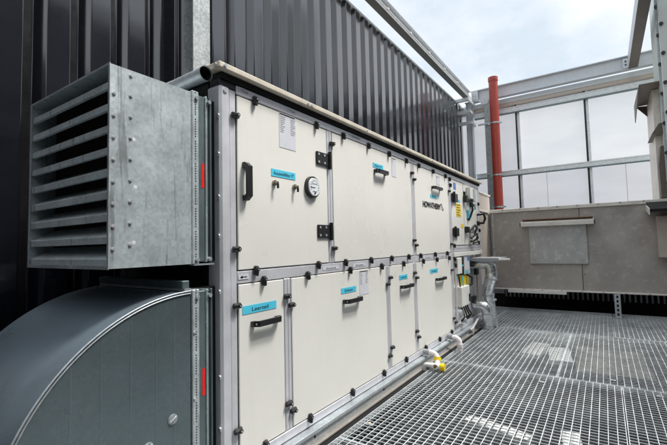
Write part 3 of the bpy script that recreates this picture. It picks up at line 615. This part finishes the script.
q = MB().tube([(-1.52, 4.66, .135)] + bend((-1.52, 4.66, .135), (-1.435, 4.65, .130), (-1.435, 4.64, .0), .05) + [(-1.435, 4.64, -.1)], .026, 'pvc', 16)
q.cyl((-1.50, 4.66, .135), (-1.475, 4.655, .134), .032, 'pvc', 18).cyl((-1.435, 4.643, .075), (-1.435, 4.643, .035), .033, 'pvc', 18); q.build('pipe_body', t2)

# ------------------------------------------------------------------ intake hood
hd = empty('louvred_hood', (-2.0, .97, 1.168), 'square galvanised intake hood with wide louvre blades on the near end of the unit', 'hood')
HX0, HX1, HY0, HY1, HZ0, HZ1 = -2.392, -1.6, .787, 1.165, 1.168, 1.991
t = .004; q = MB()
q.box((HX0, HY0, HZ1 - t), (HX1, HY1, HZ1), 'hood').box((HX0, HY0, HZ0), (HX1, HY1, HZ0 + t), 'hood')
q.box((HX1 - t, HY0, HZ0 + t), (HX1, HY1, HZ1 - t), 'hood').box((HX0, HY0, HZ0 + t), (HX0 + t, HY1, HZ1 - t), 'hood')
q.build('hood_casing', hd)
MB().box((HX0 + t, .90, HZ0 + t), (HX1 - t, .905, HZ1 - t), 'screen').build('backing_screen', hd)
q = MB(); f_ = .016
q.box((HX0 - .003, HY0 - .003, HZ0 - .003), (HX0 + f_, HY0 - .0005, HZ1 + .003), 'galv').box((HX1 - f_ * .6, HY0 - .003, HZ0 - .003), (HX1 + .003, HY0 - .0005, HZ1 + .003), 'galv')
q.box((HX0 + f_, HY0 - .003, HZ1 - .006), (HX1 - f_ * .6, HY0 - .0005, HZ1 + .003), 'galv').box((HX0 + f_, HY0 - .003, HZ0 - .003), (HX1 - f_ * .6, HY0 - .0005, HZ0 + .012), 'galv'); q.build('rim', hd)
def blade():
    q = MB(); y0 = HY0 + .004; zs = 0
    prof_ = [(y0, zs), (y0 + .010, zs - .004), (y0 + .004, zs + .018), (y0 + .100, zs + .078), (y0 + .098, zs + .081), (y0, zs + .021)]
    prof_ = [(y0 + .012, -.001), (y0, 0), (y0, .027), (y0 + .105, .082), (y0 + .107, .0785), (y0 + .003, .024), (y0 + .003, .003), (y0 + .012, .002)]
    n_ = len(prof_); vs = [(HX0 + t + .001, a, b_) for a, b_ in prof_] + [(HX1 - t - .001, a, b_) for a, b_ in prof_]
    q.add(vs, [(i, i + n_, (i + 1) % n_ + n_, (i + 1) % n_) for i in range(n_)], 'hood'); return q
bl = blade().build('louvre_blade', hd, (0, 0, 0)); zs_ = [HZ0 + .010 + .0895 * k for k in range(9)]
place(bl, (0, 0, zs_[0]), hd)
for z_ in zs_[1:-1] + [zs_[-1]]: dup(bl, (0, 0, z_), hd)
def rivet(): return MB().cyl((0, 0, 0), (.003, 0, 0), .008, 'screw', 10).cyl((.003, 0, 0), (.006, 0, 0), .005, 'screw', 8)
scatter(rivet, 'rivet', hd, [(HX1, .803, 1.245 + .0895 * k) for k in range(8)] + [(HX1, .872, 1.262 + .0885 * k) for k in range(8)] + [(HX1, .872, 1.968)])
scatter(lambda: MB().cyl((0, 0, 0), (.0006, 0, 0), .009, 'paper', 7, .007), 'paint_spot', hd, [(HX1, .885, 1.70), (HX1, .893, 1.50), (HX1, .888, 1.27)])
def flange_stack(parent, z0, z1, lab):
    q = MB().bbox((-2.35, 1.165, z0), (-1.594, 1.203, z1), 'hood', .003)
    n_ = int((z1 - z0) / .012)
    for k in range(n_):
        if k % 9 == 4: continue
        zz = z0 + .006 + k * .012; q.box((-1.5939, 1.181, zz), (-1.5932, 1.187, zz + .006), 'ink')
    q.build('perforated_flange', parent)
    q = MB().bbox((-2.35, 1.204, z0 + .012), (-1.606, 1.247, z1 - .01), 'teal_dark', .004).bbox((-2.35, 1.2475, z0 + .006), (-1.598, 1.256, z1 - .004), 'hood', .003)
    q.bbox((-2.35, 1.256, z0 + .012), (-1.612, 1.275, z1 - .01), 'teal_dark', .003).bbox((-2.35, 1.275, z0 + .006), (-1.600, 1.284, z1 - .004), 'teal_dark', .003); q.build('damper_frame', parent)
    MB().box((-2.35, 1.2845, z0 + .01), (-1.64, 1.36, z1), 'void').build('flexible_collar', parent)
    scatter(lambda: MB().cyl((0, 0, 0), (.022, 0, 0), .010, 'galv_bright', 8), 'flange_bolt', parent, [(-1.607, yy, zz) for yy in (1.19, 1.262) for zz in (z1 - .035, z0 + .02)])
    MB().box((-1.62, 1.17, z0 - .008), (-1.588, 1.285, z0 - .001), 'galv').build('flange_clip', parent)
    q = MB().box((-1.6058, 1.226, lab[0]), (-1.6048, 1.2420, lab[1]), 'redlab')
    q.text('......', (-1.6047, 1.2345, (lab[0] + lab[1]) / 2), (0, 0, 1), (0, -1, 0), .018, 'ink', w=(lab[1] - lab[0]) * .45, lift=.0006); q.build('red_sticker', parent)
flange_stack(hd, 1.168, 2.00, (1.535, 1.655))
q = MB().tube([(-1.95, 1.25, 2.100), (-1.60, 1.25, 2.112)], .036, 'galv', 26, caps=False)
q.tube([(-1.604, 1.25, 2.112), (-1.597, 1.25, 2.112)], [.039, .039], 'galv_bright', 26, caps=False); q.tube([(-1.80, 1.25, 2.105), (-1.60, 1.25, 2.112)], .033, 'void', 26, caps=False)
q.cyl((-1.70, 1.25, 2.109), (-1.705, 1.25, 2.109), .033, 'void', 26)
tag(q.build('pipe_stub'), 'short open grey pipe end lying on top of the louvred hood', 'pipe')

# ------------------------------------------------------------------ duct elbow
el = empty('duct_elbow', (-2.0, .8, -.35), 'big dark galvanised rectangular duct elbow curving down below the louvred hood', 'duct')
cy, cz, RO, RI = 1.16, .30, .742, .02
ou = [(cy - RO * math.sin(R(a)), cz + RO * math.cos(R(a))) for a in [90 * i / 40 for i in range(41)]]
inn = [(cy - RI * math.sin(R(a)), cz + RI * math.cos(R(a))) for a in [90 * i / 40 for i in range(41)]]
ou.append((cy - RO, -.35)); inn.append((cy - RI, -.35)); n_ = len(ou)
q = MB(); X0, X1 = -2.392, -1.604
vo = [(X0, a, b_) for a, b_ in ou] + [(X1, a, b_) for a, b_ in ou]; q.add(vo, [(i, i + 1, i + 1 + n_, i + n_) for i in range(n_ - 1)], 'elbow_back', True)
vi = [(X0, a, b_) for a, b_ in inn] + [(X1, a, b_) for a, b_ in inn]; q.add(vi, [(i + n_, i + 1 + n_, i + 1, i) for i in range(n_ - 1)], 'elbow_back', True); q.build('curved_back', el)
for X, nm in ((X1, 'cheek_panel'), (X0, 'cheek_panel')):
    q = MB(); vv = [(X, a, b_) for a, b_ in ou] + [(X, a, b_) for a, b_ in inn]; q.add(vv, [(i, i + 1, i + 1 + n_, i + n_) for i in range(n_ - 1)], 'elbow'); q.build(nm, el)
q = MB(); 
for rr, rad in ((RO + .001, .0035), (RO - .010, .0030)): q.tube([(X1 + .003, cy - rr * math.sin(R(a)), cz + rr * math.cos(R(a))) for a in [90 * i / 40 for i in range(41)]] + [(X1 + .003, cy - rr, -.35)], rad, 'galv', 8)
q.build('folded_seam', el)
for yy in (.66, .765, .88, .99, 1.075):
    top = cz + math.sqrt(RO ** 2 - (cy - yy) ** 2) - .02
    MB().prism([(X1, yy - .005), (X1 + .0006, yy - .001), (X1 + .0006, yy + .001), (X1, yy + .005)], -.34, top, 'elbow', 'z').build('pressed_crease', el)
MB().box((X0, 1.13, 1.0445), (X1, 1.165, 1.056), 'galv').bbox((X0, 1.125, 1.056), (X1 - .01, 1.164, 1.092), 'teal_dark', .004).build('top_seam', el)
def plug(): return MB().cyl((0, 0, 0), (.003, 0, 0), .023, 'galv', 20).cyl((.003, 0, 0), (.006, 0, 0), .019, 'galv_bright', 20).tube([(.006, -.014, -.010), (.012, 0, .004), (.006, .014, .010)], .004, 'galv_bright', 8)
scatter(plug, 'plug', el, [(X1, 1.068, .495), (X1, .955, .42)])
scatter(rivet, 'rivet', el, [(-1.594, 1.175, z_) for z_ in (.25, .55, .85)])
flange_stack(el, .16, 1.048, (.545, .67))

# ------------------------------------------------------------------ grating walkway
def grating(x0, x1, y0, y1, label):
    t_ = empty('walkway_grating', ((x0 + x1) / 2, (y0 + y1) / 2, -.03), label, 'grating', 'galvanised walkway gratings')
    g = .004; x0 += g; x1 -= g; y0 += g; y1 -= g
    q = MB(); x = x0 + .0475
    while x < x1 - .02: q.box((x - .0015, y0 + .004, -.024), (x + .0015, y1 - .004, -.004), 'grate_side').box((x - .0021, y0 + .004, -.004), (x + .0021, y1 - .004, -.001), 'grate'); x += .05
    q.build('bearing_bars', t_)
    q = MB(); y = y0 + .040
    while y < y1 - .02: q.box((x0 + .004, y - .0017, -.0055), (x1 - .004, y + .0017, .0), 'grate'); y += .045
    q.build('cross_rods', t_)
    q = MB().box((x0, y0, -.031), (x1, y0 + .004, .0005), 'grate').box((x0, y1 - .004, -.031), (x1, y1, .0005), 'grate').box((x0, y0 + .004, -.031), (x0 + .004, y1 - .004, .0005), 'grate').box((x1 - .004, y0 + .004, -.031), (x1, y1 - .004, .0005), 'grate')
    q.build('edge_band', t_)
YS = [.0, 2.19, 4.16, 6.16, 8.1]
rows = ['row nearest the camera', 'second row, ending at the yellow drain trap', 'third row, in front of the foil pipes', 'fourth row, at the foot of the strut leg']
for i in range(4):
    c_ = [(-1.493, .06), (.06, 1.6)]
    if i == 2: c_ = [(-1.493, -.42), (-.42, .62), (.62, 1.6)]
    if i >= 3: c_ = [(-2.7, -1.52), (-1.52, .05), (.05, 1.6)]
    for j, (a, b_) in enumerate(c_):
        side = (['left', 'right'] if len(c_) == 2 else ['left', 'middle', 'right'])[j]
        grating(a, b_, YS[i], YS[i + 1], f'{side} walkway grating of the {rows[i]}')
sc_ = empty('grating_clip', (-1.40, 2.45, 0), 'small bright fixing clip on the near corner of the grating beside the unit', 'clip')
MB().bbox((-1.43, 2.43, .0008), (-1.375, 2.465, .005), 'galv_bright', .002).build('saddle', sc_)
MB().cyl((-1.402, 2.447, .005), (-1.402, 2.447, .012), .012, 'flash', 6).build('bolt_head', sc_)
for (x, y, lab) in ((-.52, 3.95, 'small zinc clip on the second grating row near its far joint'), (.0, 4.3, 'small zinc clip just beyond the long grating joint'), (-.9, 4.22, 'small zinc clip on the third grating row, right of the yellow trap'), (.2, 6.3, 'small zinc clip on the fourth grating row in front of the strut leg'), (.3, 4.05, 'small zinc clip on the grating at the right edge')):
    c = empty('grating_clip', (x, y, 0), lab, 'clip')
    MB().bbox((x - .022, y - .016, .0008), (x + .022, y + .016, .004), 'galv_bright', .002).build('saddle', c)
    MB().cyl((x, y, .004), (x, y, .010), .009, 'screw', 6).build('bolt_head', c)
# support joists and loose boards below the grating; white ones stand in for highlights
for k, yy in enumerate((2.19, 4.16, 6.16, 8.1)):
    tag(MB().box((-1.6 if k < 2 else -2.6, yy - .03, -.20), (1.6, yy + .03, -.034), 'tan_dark').build('support_joist'), ['steel joist below the nearest grating joint', 'steel joist below the grating joint by the yellow trap', 'steel joist below the grating joint by the foil pipes', 'steel joist below the grating joint at the strut leg'][k], 'joist', 'joists under the walkway')
def board(x0, x1, y0, y1, mat, lab, cat='board', z=-.30, h=.05, rot=0):
    o = tag(MB().bbox((x0, y0, z - h), (x1, y1, z), mat, .004).build('loose_board'), lab, cat)
    o.rotation_euler.z = R(rot)
board(-.98, -.50, 3.16, 3.27, 'foam', 'white board standing for a highlight under the grating at the bottom edge of the picture', z=-.15, rot=-14)
board(-.32, -.20, 3.16, 3.4, 'foam', 'narrow white board standing for a highlight under the near grating, right of the wider one', z=-.15, rot=9)
board(-.92, -.70, 5.45, 6.1, 'foam', 'left of two white boards standing for highlights under the third grating row', z=-.15, rot=-5)
board(-.64, -.40, 5.3, 5.95, 'foam', 'right of two white boards standing for highlights under the third grating row', z=-.15, rot=7)
board(-.36, .32, 5.0, 6.45, 'tanboard', 'large tan board under the third grating row', z=-.15, rot=3)
board(-1.3, -.16, 6.62, 6.74, 'foam', 'long thin white batten standing for a highlight under the grating in front of the strut leg', z=-.15, rot=-4)

# ------------------------------------------------------------------ sky and sun
w_ = bpy.data.worlds.new('World'); scene.world = w_; w_.use_nodes = True; nt = w_.node_tree; N = nt.nodes; L = nt.links
bg = N['Background']; bg.inputs['Strength'].default_value = .15
sky = N.new('ShaderNodeTexSky'); sky.sky_type = 'NISHITA'; sky.sun_disc = False
EL, AZ = 60, 60            # sun elevation, and direction measured clockwise from +Y
sky.sun_elevation = R(EL); sky.sun_rotation = R(AZ); sky.dust_density = 2
tc_ = N.new('ShaderNodeTexCoord'); mp = N.new('ShaderNodeMapping'); mp.inputs['Scale'].default_value = (1.2, 1.2, 2.2); mp.inputs['Location'].default_value = (.4, .1, 0)
L.new(tc_.outputs['Generated'], mp.inputs['Vector'])
ns = N.new('ShaderNodeTexNoise'); ns.inputs['Scale'].default_value = 2.3; ns.inputs['Detail'].default_value = 7; ns.inputs['Roughness'].default_value = .55
L.new(mp.outputs['Vector'], ns.inputs['Vector'])
cr = N.new('ShaderNodeValToRGB'); cr.color_ramp.elements[0].position = .38; cr.color_ramp.elements[0].color = (5.3, 6.0, 6.6, 1)
cr.color_ramp.elements[1].position = .62; cr.color_ramp.elements[1].color = (8.0, 8.1, 8.2, 1)
L.new(ns.outputs['Fac'], cr.inputs['Fac'])
mx = N.new('ShaderNodeMix'); mx.data_type = 'RGBA'; mx.inputs['Factor'].default_value = .88
L.new(sky.outputs['Color'], mx.inputs['A']); L.new(cr.outputs['Color'], mx.inputs['B']); # an overcast sky is brighter overhead than low down
sx = N.new('ShaderNodeSeparateXYZ'); L.new(tc_.outputs['Generated'], sx.inputs[0])
zr = N.new('ShaderNodeMapRange'); zr.interpolation_type = 'SMOOTHSTEP'; zr.inputs['From Min'].default_value = .62; zr.inputs['From Max'].default_value = 1.
zr.inputs['To Min'].default_value = 1.; zr.inputs['To Max'].default_value = 2.2; L.new(sx.outputs['Z'], zr.inputs['Value'])
sc2 = N.new('ShaderNodeVectorMath'); sc2.operation = 'SCALE'; L.new(mx.outputs['Result'], sc2.inputs[0]); L.new(zr.outputs['Result'], sc2.inputs['Scale'])
L.new(sc2.outputs['Vector'], bg.inputs['Color'])
sd = bpy.data.lights.new('sun', 'SUN'); sd.energy = 5.0; sd.angle = R(16); sd.color = (1, .97, .92)
so = bpy.data.objects.new('sun', sd); COL.objects.link(so)
d = Vector((math.sin(R(AZ)) * math.cos(R(EL)), math.cos(R(AZ)) * math.cos(R(EL)), math.sin(R(EL))))
so.rotation_euler = d.to_track_quat('Z', 'Y').to_euler(); so.location = d * 20

# ------------------------------------------------------------------ camera
cd = bpy.data.cameras.new('camera'); cam = bpy.data.objects.new('camera', cd); COL.objects.link(cam); scene.camera = cam
cd.sensor_width = 36; cd.lens = 396.53 / 667 * 36; cd.clip_start = .05; cd.clip_end = 1000
xr = Vector((.82598777, .56320321, -.02337408)); yd = Vector((-.05166847, .03435435, -.99807322)); zf = Vector((-.56131504, .82560397, .05747613))
cam.matrix_world = Matrix((( xr.x, -yd.x, -zf.x, 0), (xr.y, -yd.y, -zf.y, 0), (xr.z, -yd.z, -zf.z, 1.24), (0, 0, 0, 1)))
scene.view_settings.view_transform = 'Standard'; scene.view_settings.look = 'None'; scene.view_settings.exposure = 0
scene.render.engine = 'CYCLES'
